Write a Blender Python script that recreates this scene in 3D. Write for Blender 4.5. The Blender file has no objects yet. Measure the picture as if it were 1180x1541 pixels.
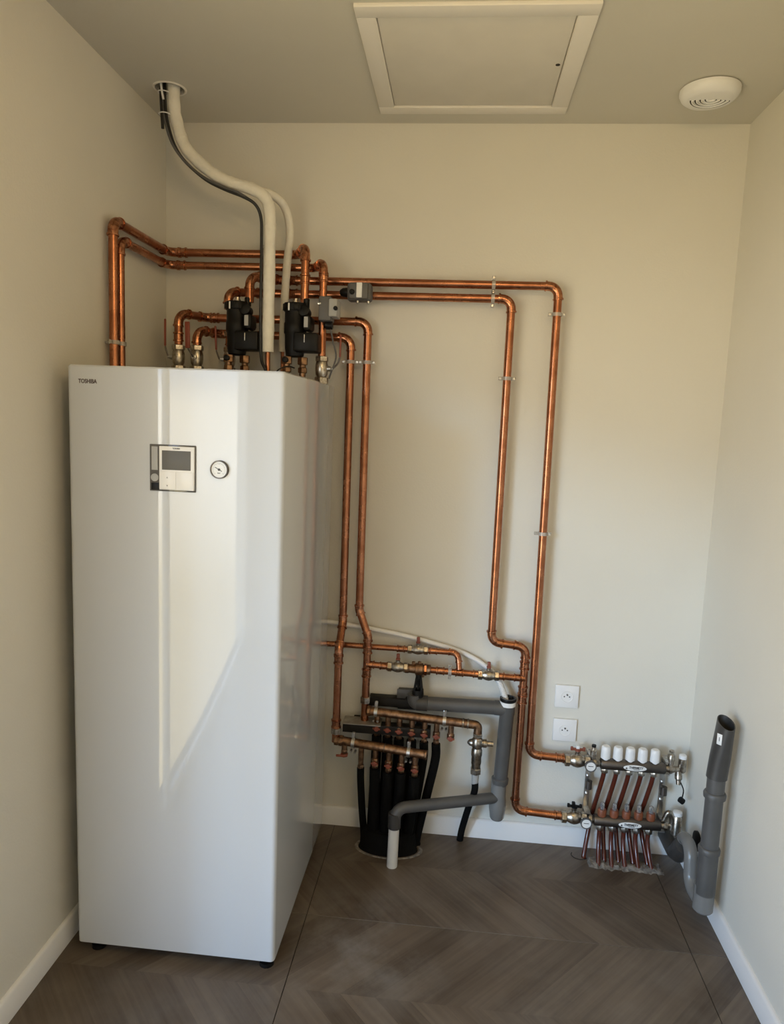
import bpy, bmesh, math, random
from mathutils import Vector, Matrix
random.seed(7)
scene = bpy.context.scene
C = scene.collection
V = Vector
R = math.radians

# ---------------------------------------------------------------- camera
cam_d = bpy.data.cameras.new('camera'); cam = bpy.data.objects.new('camera', cam_d); C.objects.link(cam)
cam_d.sensor_fit = 'VERTICAL'; cam_d.sensor_height = 36; cam_d.lens = 24.976
cr, cu, cw = V((.99480, .09408, .03899)), V((-.05058, .12417, .99097)), V((-.08839, .98779, -.12828))
m = Matrix(((cr.x, cu.x, -cw.x, .9546), (cr.y, cu.y, -cw.y, -2.5983), (cr.z, cu.z, -cw.z, 1.5872), (0, 0, 0, 1)))
cam.matrix_world = m
cam_d.clip_start = .02
scene.camera = cam

# ---------------------------------------------------------------- exposure, sky
vs = scene.view_settings
vs.view_transform = 'Standard'; vs.look = 'None'; vs.gamma = 1; vs.use_curve_mapping = False
vs.exposure = -0.04
SKY = 5.0
BULB = 190
SUN, SUNC = 1.25, (.42, .74, 1.15)
world = bpy.data.worlds.new('daylight'); scene.world = world; world.use_nodes = True
nt = world.node_tree; nt.nodes.clear()
tc = nt.nodes.new('ShaderNodeTexCoord'); sx = nt.nodes.new('ShaderNodeSeparateXYZ')
mr = nt.nodes.new('ShaderNodeMapRange'); mr.inputs[1].default_value = -1; mr.inputs[2].default_value = 1
ramp = nt.nodes.new('ShaderNodeValToRGB'); bg = nt.nodes.new('ShaderNodeBackground'); wo = nt.nodes.new('ShaderNodeOutputWorld')
el = ramp.color_ramp.elements
GND, MID, SKC, ZEN = (1.20, 1.02, .60, 1), (2.25, 2.20, 2.0, 1), (.80, 1.06, 1.46, 1), (.70, 1.04, 1.60, 1)
el[0].position = 0.0; el[0].color = GND
el[1].position = .38; el[1].color = GND
for p_, c_ in ((.46, MID), (.505, MID), (.53, SKC), (.72, SKC), (1.0, ZEN)): e = el.new(p_); e.color = c_
nt.links.new(tc.outputs['Generated'], sx.inputs[0]); nt.links.new(sx.outputs['Z'], mr.inputs[0])
nt.links.new(mr.outputs[0], ramp.inputs[0]); nt.links.new(ramp.outputs[0], bg.inputs[0]); nt.links.new(bg.outputs[0], wo.inputs[0])
bg.inputs[1].default_value = SKY

XL, XR, HC, YR = -.141, 1.864, 2.606, -4.00          # room: left, right, ceiling, rear
DY0, DY1, DZ = -1.36, -3.85, 2.08                     # glazed opening in the left wall
pd = bpy.data.lights.new('doorway_portal', 'AREA'); pd.shape = 'RECTANGLE'; pd.size = DY0 - DY1; pd.size_y = DZ
pd.cycles.is_portal = True
po = bpy.data.objects.new('doorway_portal', pd); C.objects.link(po)
po.matrix_world = Matrix(((0, 0, -1, XL - .07), (1, 0, 0, (DY0 + DY1) / 2), (0, 1, 0, DZ / 2), (0, 0, 0, 1))) 
# low hazy sun slanting in through the opening in the left wall
sd = bpy.data.lights.new('sun', 'SUN'); sd.energy = SUN; sd.angle = R(9); sd.color = SUNC
so_ = bpy.data.objects.new('sun', sd); C.objects.link(so_)
so_.rotation_euler = V((.56, .82, -.19)).to_track_quat('-Z', 'Y').to_euler()

# ---------------------------------------------------------------- materials
def mat(name, col, rough=.5, metal=0, var=0, vscale=20, bump=0, bscale=200, coat=0, trans=0, emit=None, dark=None, spec=.5, ior=1.5):
    M = bpy.data.materials.new(name); M.use_nodes = True
    n = M.node_tree.nodes; l = M.node_tree.links; b = n['Principled BSDF']
    b.inputs['Base Color'].default_value = (*col, 1); b.inputs['Roughness'].default_value = rough
    b.inputs['Metallic'].default_value = metal; b.inputs['Coat Weight'].default_value = coat
    b.inputs['Coat Roughness'].default_value = .035; b.inputs['Coat IOR'].default_value = 1.5; b.inputs['Transmission Weight'].default_value = trans
    b.inputs['IOR'].default_value = ior; b.inputs['Specular IOR Level'].default_value = spec
    if emit: b.inputs['Emission Color'].default_value = (*emit[0], 1); b.inputs['Emission Strength'].default_value = emit[1]
    t = n.new('ShaderNodeTexCoord')
    if var or dark:
        z = n.new('ShaderNodeTexNoise'); z.inputs['Scale'].default_value = vscale; z.inputs['Detail'].default_value = 5
        l.new(t.outputs['Object'], z.inputs['Vector'])
        rp = n.new('ShaderNodeValToRGB'); q = rp.color_ramp.elements
        q[0].position = .35; q[1].position = .65
        d = dark or tuple(c * (1 - var) for c in col)
        q[0].color = (*d, 1); q[1].color = (*(min(1, c * (1 + var * .5)) for c in col), 1)
        l.new(z.outputs['Fac'], rp.inputs[0]); l.new(rp.outputs[0], b.inputs['Base Color'])
        if metal:
            mm = n.new('ShaderNodeMapRange'); mm.inputs[3].default_value = rough + .16; mm.inputs[4].default_value = rough - .04
            l.new(z.outputs['Fac'], mm.inputs[0]); l.new(mm.outputs[0], b.inputs['Roughness'])
    if bump:
        z2 = n.new('ShaderNodeTexNoise'); z2.inputs['Scale'].default_value = bscale; z2.inputs['Detail'].default_value = 3
        l.new(t.outputs['Object'], z2.inputs['Vector'])
        bp = n.new('ShaderNodeBump'); bp.inputs['Strength'].default_value = bump; bp.inputs['Distance'].default_value = .004
        l.new(z2.outputs['Fac'], bp.inputs['Height']); l.new(bp.outputs[0], b.inputs['Normal'])
    return M

M = {}
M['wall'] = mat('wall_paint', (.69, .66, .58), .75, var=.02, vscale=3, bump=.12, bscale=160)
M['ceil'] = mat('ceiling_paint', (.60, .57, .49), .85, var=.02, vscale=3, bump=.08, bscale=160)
M['trimw'] = mat('white_skirting', (.78, .77, .75), .4)
M['white'] = mat('white_plastic', (.80, .79, .77), .35)
M['hatch'] = mat('hatch_board', (.68, .64, .56), .7, var=.03, vscale=8)
M['hatchf'] = mat('hatch_frame_paint', (.76, .72, .65), .55)
M['cab'] = mat('gloss_white_enamel', (.54, .555, .57), .2, coat=.9, spec=.1)
M['copper'] = mat('copper', (.48, .205, .108), .22, 1, vscale=18, dark=(.32, .125, .062))
M['copperfit'] = mat('copper_fitting', (.58, .27, .15), .2, 1, vscale=80, dark=(.24, .09, .045))
M['brass'] = mat('weathered_brass', (.34, .20, .115), .36, 1, vscale=60, dark=(.15, .085, .05))
M['nickel'] = mat('nickel_brass', (.55, .50, .43), .25, 1, vscale=90, dark=(.26, .22, .17))
M['steel'] = mat('zinc_steel', (.58, .57, .55), .25, 1, var=.2, vscale=50)
M['bar'] = mat('stainless_bar', (.15, .132, .118), .38, 1, var=.12, vscale=40)
M['black'] = mat('black_plastic', (.006, .0055, .005), .45, spec=.22)
M['foam'] = mat('black_foam_sleeve', (.004, .0038, .0035), .85, bump=.3, bscale=120, spec=.12)
M['rubber'] = mat('black_rubber', (.014, .013, .012), .5)
M['pvc'] = mat('grey_pvc', (.082, .079, .075), .42, var=.12, vscale=12)
M['pvcd'] = mat('dark_grey_pvc', (.046, .043, .040), .42, var=.15, vscale=12)
M['pvcl'] = mat('light_grey_pvc', (.18, .176, .165), .24)
M['pvcw'] = mat('white_pvc', (.62, .60, .55), .4)
M['insul'] = mat('cream_insulation', (.80, .76, .66), .8, var=.06, vscale=30, bump=.5, bscale=90)
M['tube'] = mat('brown_barrier_tube', (.085, .017, .008), .2, coat=.25)
M['red'] = mat('red_handle', (.24, .05, .025), .45)
M['redb'] = mat('rust_red_handle', (.21, .05, .024), .5)
M['orange'] = mat('copper_orange_cap', (.23, .068, .027), .45, var=.2, vscale=80)
M['grey'] = mat('grey_actuator_plastic', (.10, .096, .092), .5)
M['greyl'] = mat('light_grey_plastic', (.36, .355, .34), .45)
M['clear'] = mat('clear_plastic', (.92, .92, .90), .06, trans=.85, ior=1.35)
M['clip'] = mat('clear_clip_plastic', (.66, .62, .56), .18, trans=.45)
M['screen'] = mat('lcd_screen', (.11, .105, .097), .5)
M['bezel'] = mat('dark_bezel', (.10, .095, .09), .12, coat=.5)
M['ink'] = mat('dark_ink', (.03, .027, .025), .5)
M['redink'] = mat('brand_ink', (.055, .024, .020), .5)
M['paper'] = mat('paper_label', (.80, .79, .76), .55)
M['dark'] = mat('dark_void', (.02, .017, .014), .9)
M['rail'] = mat('dark_channel', (.018, .016, .014), .6, spec=.2)
M['raill'] = mat('galvanised_plate', (.36, .33, .29), .5, .6, var=.2, vscale=40)
M['concrete'] = mat('rough_mortar', (.24, .215, .185), .95, var=.5, vscale=60, bump=1, bscale=70)
M['grout'] = mat('dark_grout', (.03, .026, .022), .9)
M['bulb'] = mat('warm_bulb', (1, .9, .7), .4, emit=((1, .68, .35), BULB))
M['outside'] = mat('door_frame_white', (.80, .80, .78), .35)

gm = bpy.data.materials.new('tinted_glass'); gm.use_nodes = True
gn = gm.node_tree.nodes; gl = gm.node_tree.links; gn.remove(gn['Principled BSDF'])
tb = gn.new('ShaderNodeBsdfTransparent'); tb.inputs[0].default_value = (.84, .84, .84, 1)
gb_ = gn.new('ShaderNodeBsdfGlossy'); gb_.inputs['Roughness'].default_value = .02
mxs = gn.new('ShaderNodeMixShader'); mxs.inputs[0].default_value = .04
gl.new(tb.outputs[0], mxs.inputs[1]); gl.new(gb_.outputs[0], mxs.inputs[2]); gl.new(mxs.outputs[0], gn['Material Output'].inputs[0])
M['glass'] = gm

def floor_mat():
    Mt = bpy.data.materials.new('wood_look_chevron_tile'); Mt.use_nodes = True
    n = Mt.node_tree.nodes; l = Mt.node_tree.links; b = n['Principled BSDF']
    def math_(op, a, bb=None, c=None):
        k = n.new('ShaderNodeMath'); k.operation = op
        for i, v in enumerate((a, bb, c)):
            if v is None: continue
            if isinstance(v, (int, float)): k.inputs[i].default_value = v
            else: l.new(v, k.inputs[i])
        return k.outputs[0]
    g = n.new('ShaderNodeNewGeometry'); s = n.new('ShaderNodeSeparateXYZ'); l.new(g.outputs['Position'], s.inputs[0])
    x, y = s.outputs['X'], s.outputs['Y']
    v = math_('ADD', y, .526)
    t = math_('PINGPONG', v, .3)
    band = math_('FLOOR', math_('DIVIDE', v, .3))
    st = math_('ADD', x, math_('MULTIPLY', t, .92))
    pid = math_('FLOOR', math_('DIVIDE', st, .098))
    cb = n.new('ShaderNodeCombineXYZ'); l.new(pid, cb.inputs[0]); l.new(band, cb.inputs[1])
    wn = n.new('ShaderNodeTexWhiteNoise'); wn.noise_dimensions = '2D'; l.new(cb.outputs[0], wn.inputs['Vector'])
    cg = n.new('ShaderNodeCombineXYZ'); l.new(math_('MULTIPLY', st, 46), cg.inputs[0]); l.new(math_('MULTIPLY', y, 3.2), cg.inputs[1]); l.new(math_('MULTIPLY', pid, 7.3), cg.inputs[2])
    ns = n.new('ShaderNodeTexNoise'); ns.inputs['Scale'].default_value = 1; ns.inputs['Detail'].default_value = 6; ns.inputs['Roughness'].default_value = .62; l.new(cg.outputs[0], ns.inputs['Vector'])
    n2 = n.new('ShaderNodeTexNoise'); n2.inputs['Scale'].default_value = 3.2; n2.inputs['Detail'].default_value = 5; l.new(g.outputs['Position'], n2.inputs['Vector'])
    f = math_('ADD', math_('MULTIPLY', wn.outputs['Value'], .30), math_('MULTIPLY', ns.outputs['Fac'], .75))
    f = math_('ADD', f, math_('MULTIPLY', math_('SUBTRACT', n2.outputs['Fac'], .5), .7))
    rp = n.new('ShaderNodeValToRGB'); q = rp.color_ramp.elements
    q[0].position = .22; q[0].color = (.060, .041, .027, 1); q[1].position = .92; q[1].color = (.175, .135, .098, 1)
    l.new(f, rp.inputs[0])
    # thin pale joint printed along the spine of the chevron
    ln = math_('MULTIPLY', math_('LESS_THAN', math_('ABSOLUTE', v), .0022), math_('MULTIPLY', n2.outputs['Fac'], .8))
    mx = n.new('ShaderNodeMix'); mx.data_type = 'RGBA'; l.new(ln, mx.inputs[0]); l.new(rp.outputs[0], mx.inputs[6]); mx.inputs[7].default_value = (.26, .23, .19, 1)
    # loose dusting, plus a painted pale smear of daylight in the middle of the floor
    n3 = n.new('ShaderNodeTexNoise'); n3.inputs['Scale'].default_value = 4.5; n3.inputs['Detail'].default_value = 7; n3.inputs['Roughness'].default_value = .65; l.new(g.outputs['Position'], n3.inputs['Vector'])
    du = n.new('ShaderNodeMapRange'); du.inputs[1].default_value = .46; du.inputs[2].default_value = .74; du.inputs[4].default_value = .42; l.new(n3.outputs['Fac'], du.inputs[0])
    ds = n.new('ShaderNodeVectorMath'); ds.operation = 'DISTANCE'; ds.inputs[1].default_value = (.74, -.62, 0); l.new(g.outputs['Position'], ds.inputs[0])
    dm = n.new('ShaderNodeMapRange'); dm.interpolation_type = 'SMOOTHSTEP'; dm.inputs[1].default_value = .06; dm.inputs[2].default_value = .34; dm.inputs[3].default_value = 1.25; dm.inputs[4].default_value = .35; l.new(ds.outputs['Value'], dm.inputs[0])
    dust_daylight = math_('MULTIPLY', du.outputs[0], dm.outputs[0])
    mx2 = n.new('ShaderNodeMix'); mx2.data_type = 'RGBA'; l.new(dust_daylight, mx2.inputs[0]); l.new(mx.outputs[2], mx2.inputs[6]); mx2.inputs[7].default_value = (.30, .285, .26, 1)
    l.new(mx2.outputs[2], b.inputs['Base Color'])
    b.inputs['Roughness'].default_value = .42
    bp = n.new('ShaderNodeBump'); bp.inputs['Strength'].default_value = .15; bp.inputs['Distance'].default_value = .002; l.new(ns.outputs['Fac'], bp.inputs['Height']); l.new(bp.outputs[0], b.inputs['Normal'])
    return Mt
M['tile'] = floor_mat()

# ---------------------------------------------------------------- mesh helpers
ORIG = {}
def frame(d):
    d = V(d).normalized(); a = V((0, 0, 1)) if abs(d.z) < .9 else V((1, 0, 0))
    u = d.cross(a).normalized(); return u, u.cross(d).normalized(), d

class MB:
    def __init__(s): s.v = []; s.f = []
    def add(s, vs, fs):
        o = len(s.v); s.v += [V(p) for p in vs]; s.f += [tuple(i + o for i in f) for f in fs]; return s
    def box(s, lo, hi, bev=0):
        bm = bmesh.new(); bmesh.ops.create_cube(bm, size=1)
        lo, hi = V(lo), V(hi); c = (lo + hi) / 2; d = hi - lo
        for q in bm.verts: q.co = V((q.co.x * d.x, q.co.y * d.y, q.co.z * d.z)) + c
        if bev: bmesh.ops.bevel(bm, geom=bm.edges[:] , offset=bev, segments=2, affect='EDGES', profile=.5)
        bm.verts.index_update(); s.add([q.co.copy() for q in bm.verts], [[q.index for q in f.verts] for f in bm.faces]); bm.free(); return s
    def obox(s, c, size, ax, up, bev=0):
        # box centred at c, local x along ax, local z near up
        t = MB().box((-size[0] / 2, -size[1] / 2, -size[2] / 2), (size[0] / 2, size[1] / 2, size[2] / 2), bev)
        x = V(ax).normalized(); y = V(up).cross(x).normalized(); z = x.cross(y)
        return s.add([V(c) + x * p.x + y * p.y + z * p.z for p in t.v], t.f)
    def tube(s, pts, r, n=14, cap=True):
        pts = [V(p) for p in pts]; rs = r if isinstance(r, (list, tuple)) else [r] * len(pts)
        N = len(pts); T = []
        for i in range(N):
            a = pts[max(i - 1, 0)]; b = pts[min(i + 1, N - 1)]; T.append((b - a).normalized())
        u, w, _ = frame(T[0]); vs = []; fs = []
        for i in range(N):
            if i:
                ax = T[i - 1].cross(T[i])
                if ax.length > 1e-7:
                    rot = Matrix.Rotation(T[i - 1].angle(T[i]), 3, ax.normalized()); u = rot @ u; w = rot @ w
            for k in range(n):
                a = 2 * math.pi * k / n; vs.append(pts[i] + (u * math.cos(a) + w * math.sin(a)) * rs[i])
        for i in range(N - 1):
            for k in range(n):
                k2 = (k + 1) % n; fs.append((i * n + k, i * n + k2, (i + 1) * n + k2, (i + 1) * n + k))
        if cap: fs.append(tuple(range(n - 1, -1, -1))); fs.append(tuple(range((N - 1) * n, N * n)))
        return s.add(vs, fs)
    def lathe(s, prof, o, ax=(0, 0, 1), n=20, su=1, sv=1, udir=None, cap=True):
        # prof: (distance along axis, radius)
        u, w, d = frame(ax)
        if udir is not None: u = V(udir).normalized(); w = d.cross(u)
        vs = []; fs = []; o = V(o); N = len(prof)
        for t, r in prof:
            for k in range(n):
                a = 2 * math.pi * k / n; vs.append(o + d * t + (u * math.cos(a) * su + w * math.sin(a) * sv) * max(r, 1e-4))
        for i in range(N - 1):
            for k in range(n):
                k2 = (k + 1) % n; fs.append((i * n + k, i * n + k2, (i + 1) * n + k2, (i + 1) * n + k))
        if cap: fs.append(tuple(range(n - 1, -1, -1))); fs.append(tuple(range((N - 1) * n, N * n)))
        return s.add(vs, fs)
    def prism(s, poly, d, o=(0, 0, 0)):
        o = V(o); d = V(d); n = len(poly); p = [V(q) + o for q in poly]
        return s.add(p + [q + d for q in p], [tuple(range(n - 1, -1, -1)), tuple(range(n, 2 * n))] + [(i, (i + 1) % n, (i + 1) % n + n, i + n) for i in range(n)])
    def build(s, name, m, parent=None, ang=38):
        if parent is None:
            lo = V([min(p[i] for p in s.v) for i in range(3)]); hi = V([max(p[i] for p in s.v) for i in range(3)])
            org = V(((lo.x + hi.x) / 2, (lo.y + hi.y) / 2, lo.z))
        else: org = ORIG[parent.name]
        me = bpy.data.meshes.new(name); me.from_pydata([p - org for p in s.v], [], s.f); me.validate()
        bm = bmesh.new(); bm.from_mesh(me); bmesh.ops.recalc_face_normals(bm, faces=bm.faces); bm.to_mesh(me); bm.free()
        me.materials.append(M[m]); me.polygons.foreach_set('use_smooth', [True] * len(me.polygons)); me.set_sharp_from_angle(angle=R(ang))
        o = bpy.data.objects.new(name, me); C.objects.link(o)
        if parent is None: o.location = org
        else: o.parent = parent
        ORIG[o.name] = org
        return o

def tag(o, label, cat, group=None):
    o['label'] = label; o['category'] = cat
    if group: o['group'] = group
    return o
def thing(name, label, cat, loc, group=None):
    o = bpy.data.objects.new(name, None); o.empty_display_size = .05; C.objects.link(o); o.location = loc; ORIG[o.name] = V(loc)
    return tag(o, label, cat, group)
def struct(mb, name, m, label=None):
    o = mb.build(name, m); o['kind'] = 'structure'
    if label: o['label'] = label
    return o
def text(s, size, loc, m, parent, rot=(90, 0, 0), name='lettering', ext=.0004, shear=0, bold=0, sx=1):
    c = bpy.data.curves.new(name, 'FONT'); c.body = s; c.size = size; c.align_x = 'CENTER'; c.align_y = 'CENTER'; c.extrude = ext; c.shear = shear; c.offset = bold
    t = bpy.data.objects.new(name, c); C.objects.link(t)
    me = bpy.data.meshes.new_from_object(t.evaluated_get(bpy.context.evaluated_depsgraph_get()))
    bpy.data.objects.remove(t); bpy.data.curves.remove(c)
    rm = Matrix.Rotation(R(rot[2]), 3, 'Z') @ Matrix.Rotation(R(rot[0]), 3, 'X')
    org = ORIG[parent.name]
    for q in me.vertices: q.co = rm @ V((q.co.x * sx, q.co.y, q.co.z)) + V(loc) - org
    me.materials.clear(); me.materials.append(M[m]); me.name = name
    o = bpy.data.objects.new(name, me); C.objects.link(o); o.parent = parent; ORIG[o.name] = org
    return o

def fillet(pts, rad, seg=8):
    """returns straight segments [(a,b)] and arcs [pts]"""
    pts = [V(p) for p in pts]; rads = rad if isinstance(rad, (list, tuple)) else [rad] * (len(pts) - 2)
    cur = pts[0]; S = []; A = []
    for i in range(1, len(pts) - 1):
        a = (pts[i - 1] - pts[i]); b = (pts[i + 1] - pts[i]); la, lb = a.length, b.length; a.normalize(); b.normalize()
        th = a.angle(b); r = rads[i - 1]
        t = min(r / math.tan(th / 2), la * .48, lb * .48); r = t * math.tan(th / 2)
        p0 = pts[i] + a * t; p1 = pts[i] + b * t
        bis = (a + b).normalized(); cc = pts[i] + bis * (r / math.sin(th / 2))
        u = (p0 - cc); w = (p1 - cc); ang = u.angle(w); axs = u.cross(w).normalized()
        A.append([cc + Matrix.Rotation(ang * k / seg, 3, axs) @ u for k in range(seg + 1)])
        S.append((cur, p0)); cur = p1
    S.append((cur, pts[-1])); return S, A
def smooth_path(pts, rad, seg=8):
    S, A = fillet(pts, rad, seg); out = [S[0][0]]
    for a in A: out += a
    out.append(S[-1][1]); return out
def spline(pts, n=8):
    pts = [V(p) for p in pts]; P = [pts[0] * 2 - pts[1]] + pts + [pts[-1] * 2 - pts[-2]]; out = []
    for i in range(1, len(P) - 2):
        for k in range(n):
            t = k / n; a, b, c, d = P[i - 1], P[i], P[i + 1], P[i + 2]
            out.append(.5 * (2 * b + (c - a) * t + (2 * a - 5 * b + 4 * c - d) * t * t + (3 * b - a - 3 * c + d) * t ** 3))
    out.append(pts[-1]); return out

def coupling(c, d, r, parent, L=.03, name='coupling', m='copperfit'):
    k = r * 1.12; q = r * 1.30; h = L / 2
    return MB().lathe([(-h, r), (-h, q), (-h + .004, q), (-h + .006, k), (h - .006, k), (h - .004, q), (h, q), (h, r)], c, d, 16).build(name, m, parent)
def copper_pipe(label, pts, r, group=None, bend=.034, couplings=(), cat='copper pipe', name='copper_pipe'):
    root = thing(name, label, cat, pts[0], group)
    S, A = fillet(pts, bend)
    for a, b in S:
        d = (b - a)
        if d.length < .004: continue
        MB().tube([a, b], r, 16).build('pipe_run', 'copper', root)
    for arc in A:
        d0 = (arc[0] - arc[1]).normalized(); d1 = (arc[-1] - arc[-2]).normalized()
        mb = MB().tube([arc[0] + d0 * .012] + arc + [arc[-1] + d1 * .012], r * 1.12, 16)
        for p, d in ((arc[0] + d0 * .012, d0), (arc[-1] + d1 * .012, d1)):
            mb.lathe([(-.005, r), (-.005, r * 1.30), (0, r * 1.30), (0, r)], p, d, 16)
        mb.build('elbow', 'copperfit', root)
    for c, d in couplings: coupling(V(c), V(d), r, root)
    return root
def nut(mb, c, ax, r, L, n=6):
    h = L / 2; return mb.lathe([(-h, r * .88), (-h + .002, r), (h - .002, r), (h, r * .88)], c, ax, n)

# ================================================================ STRUCTURE
T = .12
fl = struct(MB().box((XL - T, YR - T, -.10), (XR + T, T, -.0025)), 'floor', 'grout')
TJ = []
yj = [.074 - .6 * k for k in range(8)]
for r_ in range(7):
    y1, y0 = min(yj[r_], 0), max(yj[r_ + 1], YR)
    x0 = .545 - 2.4
    for k in range(5):
        a, b = max(x0 + 1.2 * k, XL), min(x0 + 1.2 * (k + 1), XR)
        if b - a < .02 or y1 - y0 < .02: continue
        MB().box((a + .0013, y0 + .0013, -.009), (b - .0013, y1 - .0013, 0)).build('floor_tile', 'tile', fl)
struct(MB().box((XL - T, 0, -.05), (XR + T, T, HC + .05)), 'wall_back', 'wall')
struct(MB().box((XR, YR - T, -.05), (XR + T, 0, HC + .05)), 'wall_right', 'wall')
struct(MB().box((XL - T, YR - T, -.05), (XR + T, YR, HC + .05)), 'wall_rear', 'wall')
struct(MB().box((XL - T, DY0, -.05), (XL, 0, HC + .05)).box((XL - T, YR, -.05), (XL, DY1, HC + .05)).box((XL - T, DY1, DZ), (XL, DY0, HC + .05)), 'wall_left', 'wall')
# ceiling with a round hole for the refrigerant lines
HX, HY, HR = -.018, -.262, .046
cm = MB(); s_ = .075
for lo, hi in (((XL - T, YR - T), (XR + T, HY - s_)), ((XL - T, HY + s_), (XR + T, T)), ((XL - T, HY - s_), (HX - s_, HY + s_)), ((HX + s_, HY - s_), (XR + T, HY + s_))):
    cm.box((*lo, HC), (*hi, HC + .10))
n = 32; ring = []; sq = []
for k in range(n):
    a = 2 * math.pi * (k + .5) / n; c_, q_ = math.cos(a), math.sin(a); ring.append((HX + HR * c_, HY + HR * q_)); f_ = s_ / max(abs(c_), abs(q_)); sq.append((HX + f_ * c_, HY + f_ * q_))
vs_ = [(x, y, HC) for x, y in sq] + [(x, y, HC) for x, y in ring] + [(x, y, HC + .22) for x, y in ring]
cm.add(vs_, [(k, (k + 1) % n, (k + 1) % n + n, k + n) for k in range(n)] + [(k + n, (k + 1) % n + n, (k + 1) % n + 2 * n, k + 2 * n) for k in range(n)] + [tuple(range(2 * n, 3 * n))])
for sxn, syn in ((1, 1), (1, -1), (-1, 1), (-1, -1)):
    cx_, cy_ = HX + sxn * s_, HY + syn * s_
    pts_ = [p for p in sq]
    near = sorted(pts_, key=lambda p: (p[0] - cx_) ** 2 + (p[1] - cy_) ** 2)[:2]
    cm.add([(cx_, cy_, HC), (*near[0], HC), (*near[1], HC)], [(0, 1, 2)])
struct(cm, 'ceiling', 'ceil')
BB = .076
def skirting(lo, hi, name, nrm):
    # moulded board with an eased top edge
    lo, hi = V(lo), V(hi); d = hi - lo; nn = V(nrm)
    poly = [lo, lo + nn * .012, lo + nn * .012 + V((0, 0, BB - .008)), lo + nn * .008 + V((0, 0, BB - .002)), lo + nn * .003 + V((0, 0, BB)), lo + V((0, 0, BB))]
    struct(MB().prism(poly, d), name, 'trimw')
skirting((XL, 0, 0), (XR, 0, 0), 'baseboard_back', (0, -1, 0))
skirting((XL, DY0 + .06, 0), (XL, -.012, 0), 'baseboard_left', (1, 0, 0))
skirting((XR, YR, 0), (XR, -.012, 0), 'baseboard_right', (-1, 0, 0))
# white frame of the opening in the left wall
df = MB()
for y0, y1 in ((DY0 - .05, DY0 + .05), (DY1 - .05, DY1 + .05)): df.box((XL - T - .01, y0, 0), (XL + .015, y1, DZ + .05), .003)
df.box((XL - T - .01, DY1, DZ - .05), (XL + .015, DY0, DZ + .05), .003)

d1 = struct(df, 'door_1', 'outside')
# added unseen sliding leaf, tinted glass, ajar to mirror a bright strip in the cabinet
gy0, gy1 = DY0 - .185, DY1 + .05
for lo, hi in (((gy0 - .035, .02), (gy0, DZ - .05)), ((gy1, .02), (gy1 + .05, DZ - .05))):
    MB().box((XL - .030, lo[0], lo[1]), (XL - .002, hi[0], hi[1]), .002).build('unseen_leaf_stile', 'outside', d1)
for z0, z1 in ((.0, .06), (DZ - .10, DZ - .05)): MB().box((XL - .030, gy1, z0), (XL - .002, gy0, z1), .002).build('unseen_leaf_rail', 'outside', d1)
MB().box((XL - .020, gy1 + .04, .05), (XL - .012, gy0 - .03, DZ - .09)).build('unseen_glass_pane', 'glass', d1)

# pendant bulb hanging behind the photographer's head
pb = thing('pendant_bulb', 'bare warm bulb hanging from the ceiling', 'lamp', (1.12, -2.15, HC))
MB().lathe([(0, .045), (-.02, .045), (-.025, .01)], (1.12, -2.15, HC)).build('ceiling_rose', 'white', pb)
MB().tube([(1.12, -2.15, HC - .02), (1.12, -2.15, 2.47)], .003, 8).build('cord', 'black', pb)
MB().lathe([(0, .006), (-.005, .02), (-.05, .02), (-.052, .01)], (1.12, -2.15, 2.47)).build('socket', 'black', pb)
MB().lathe([(0, .012), (-.02, .02), (-.05, .034), (-.075, .038), (-.1, .028), (-.112, .008)], (1.12, -2.15, 2.42), n=24).build('bulb', 'bulb', pb)

# ================================================================ INDOOR UNIT
CX0, CX1, CYF, CYB, CZ0, CZ1 = -.086, .5034, -.78, -.05, .03, 1.70
hp = thing('heat_pump_cabinet', 'tall glossy white heat pump cabinet with control panel and round gauge', 'heat pump', (.2, -.4, 0))
def rrect(x0, x1, y0, y1, r, seg=5):
    out = []
    for cx_, cy_, a0 in ((x1 - r, y1 - r, 0), (x0 + r, y1 - r, 90), (x0 + r, y0 + r, 180), (x1 - r, y0 + r, 270)):
        for k in range(seg + 1):
            a = R(a0 + 90 * k / seg); out.append((cx_ + r * math.cos(a), cy_ + r * math.sin(a)))
    return out
def rounded_block(mb, x0, x1, y0, y1, z0, z1, r, e=.004):
    a = rrect(x0 + e, x1 - e, y0 + e, y1 - e, r - e); b = rrect(x0, x1, y0, y1, r); n = len(a)
    lv = [[(x, y, z0) for x, y in a], [(x, y, z0 + e) for x, y in b], [(x, y, z1 - e) for x, y in b], [(x, y, z1) for x, y in a]]
    vs = sum(lv, []); fs = [tuple(range(n - 1, -1, -1)), tuple(range(3 * n, 4 * n))]
    for i in range(3): fs += [(i * n + k, i * n + (k + 1) % n, (i + 1) * n + (k + 1) % n, (i + 1) * n + k) for k in range(n)]
    return mb.add(vs, fs)
rounded_block(MB(), CX0, CX1, CYF, CYB, CZ0, CZ1, .014).build('casing', 'cab', hp)
for x in (CX0 + .05, CX1 - .03):
    for y in (CYF + .035, CYB - .06):
        MB().lathe([(0, .022), (.012, .022), (.014, .012), (.032, .012)], (x, y, 0), n=14).build('foot', 'black', hp)
MB().box((CX0 + .03, CYF + .08, .012), (CX1 - .03, CYB - .03, .0305)).build('base_tray', 'black', hp)
text('TOSHIBA', .0155, (-.0275, CYF - .0003, 1.657), 'redink', hp, name='brand_lettering', bold=.0003, sx=.80)
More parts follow.
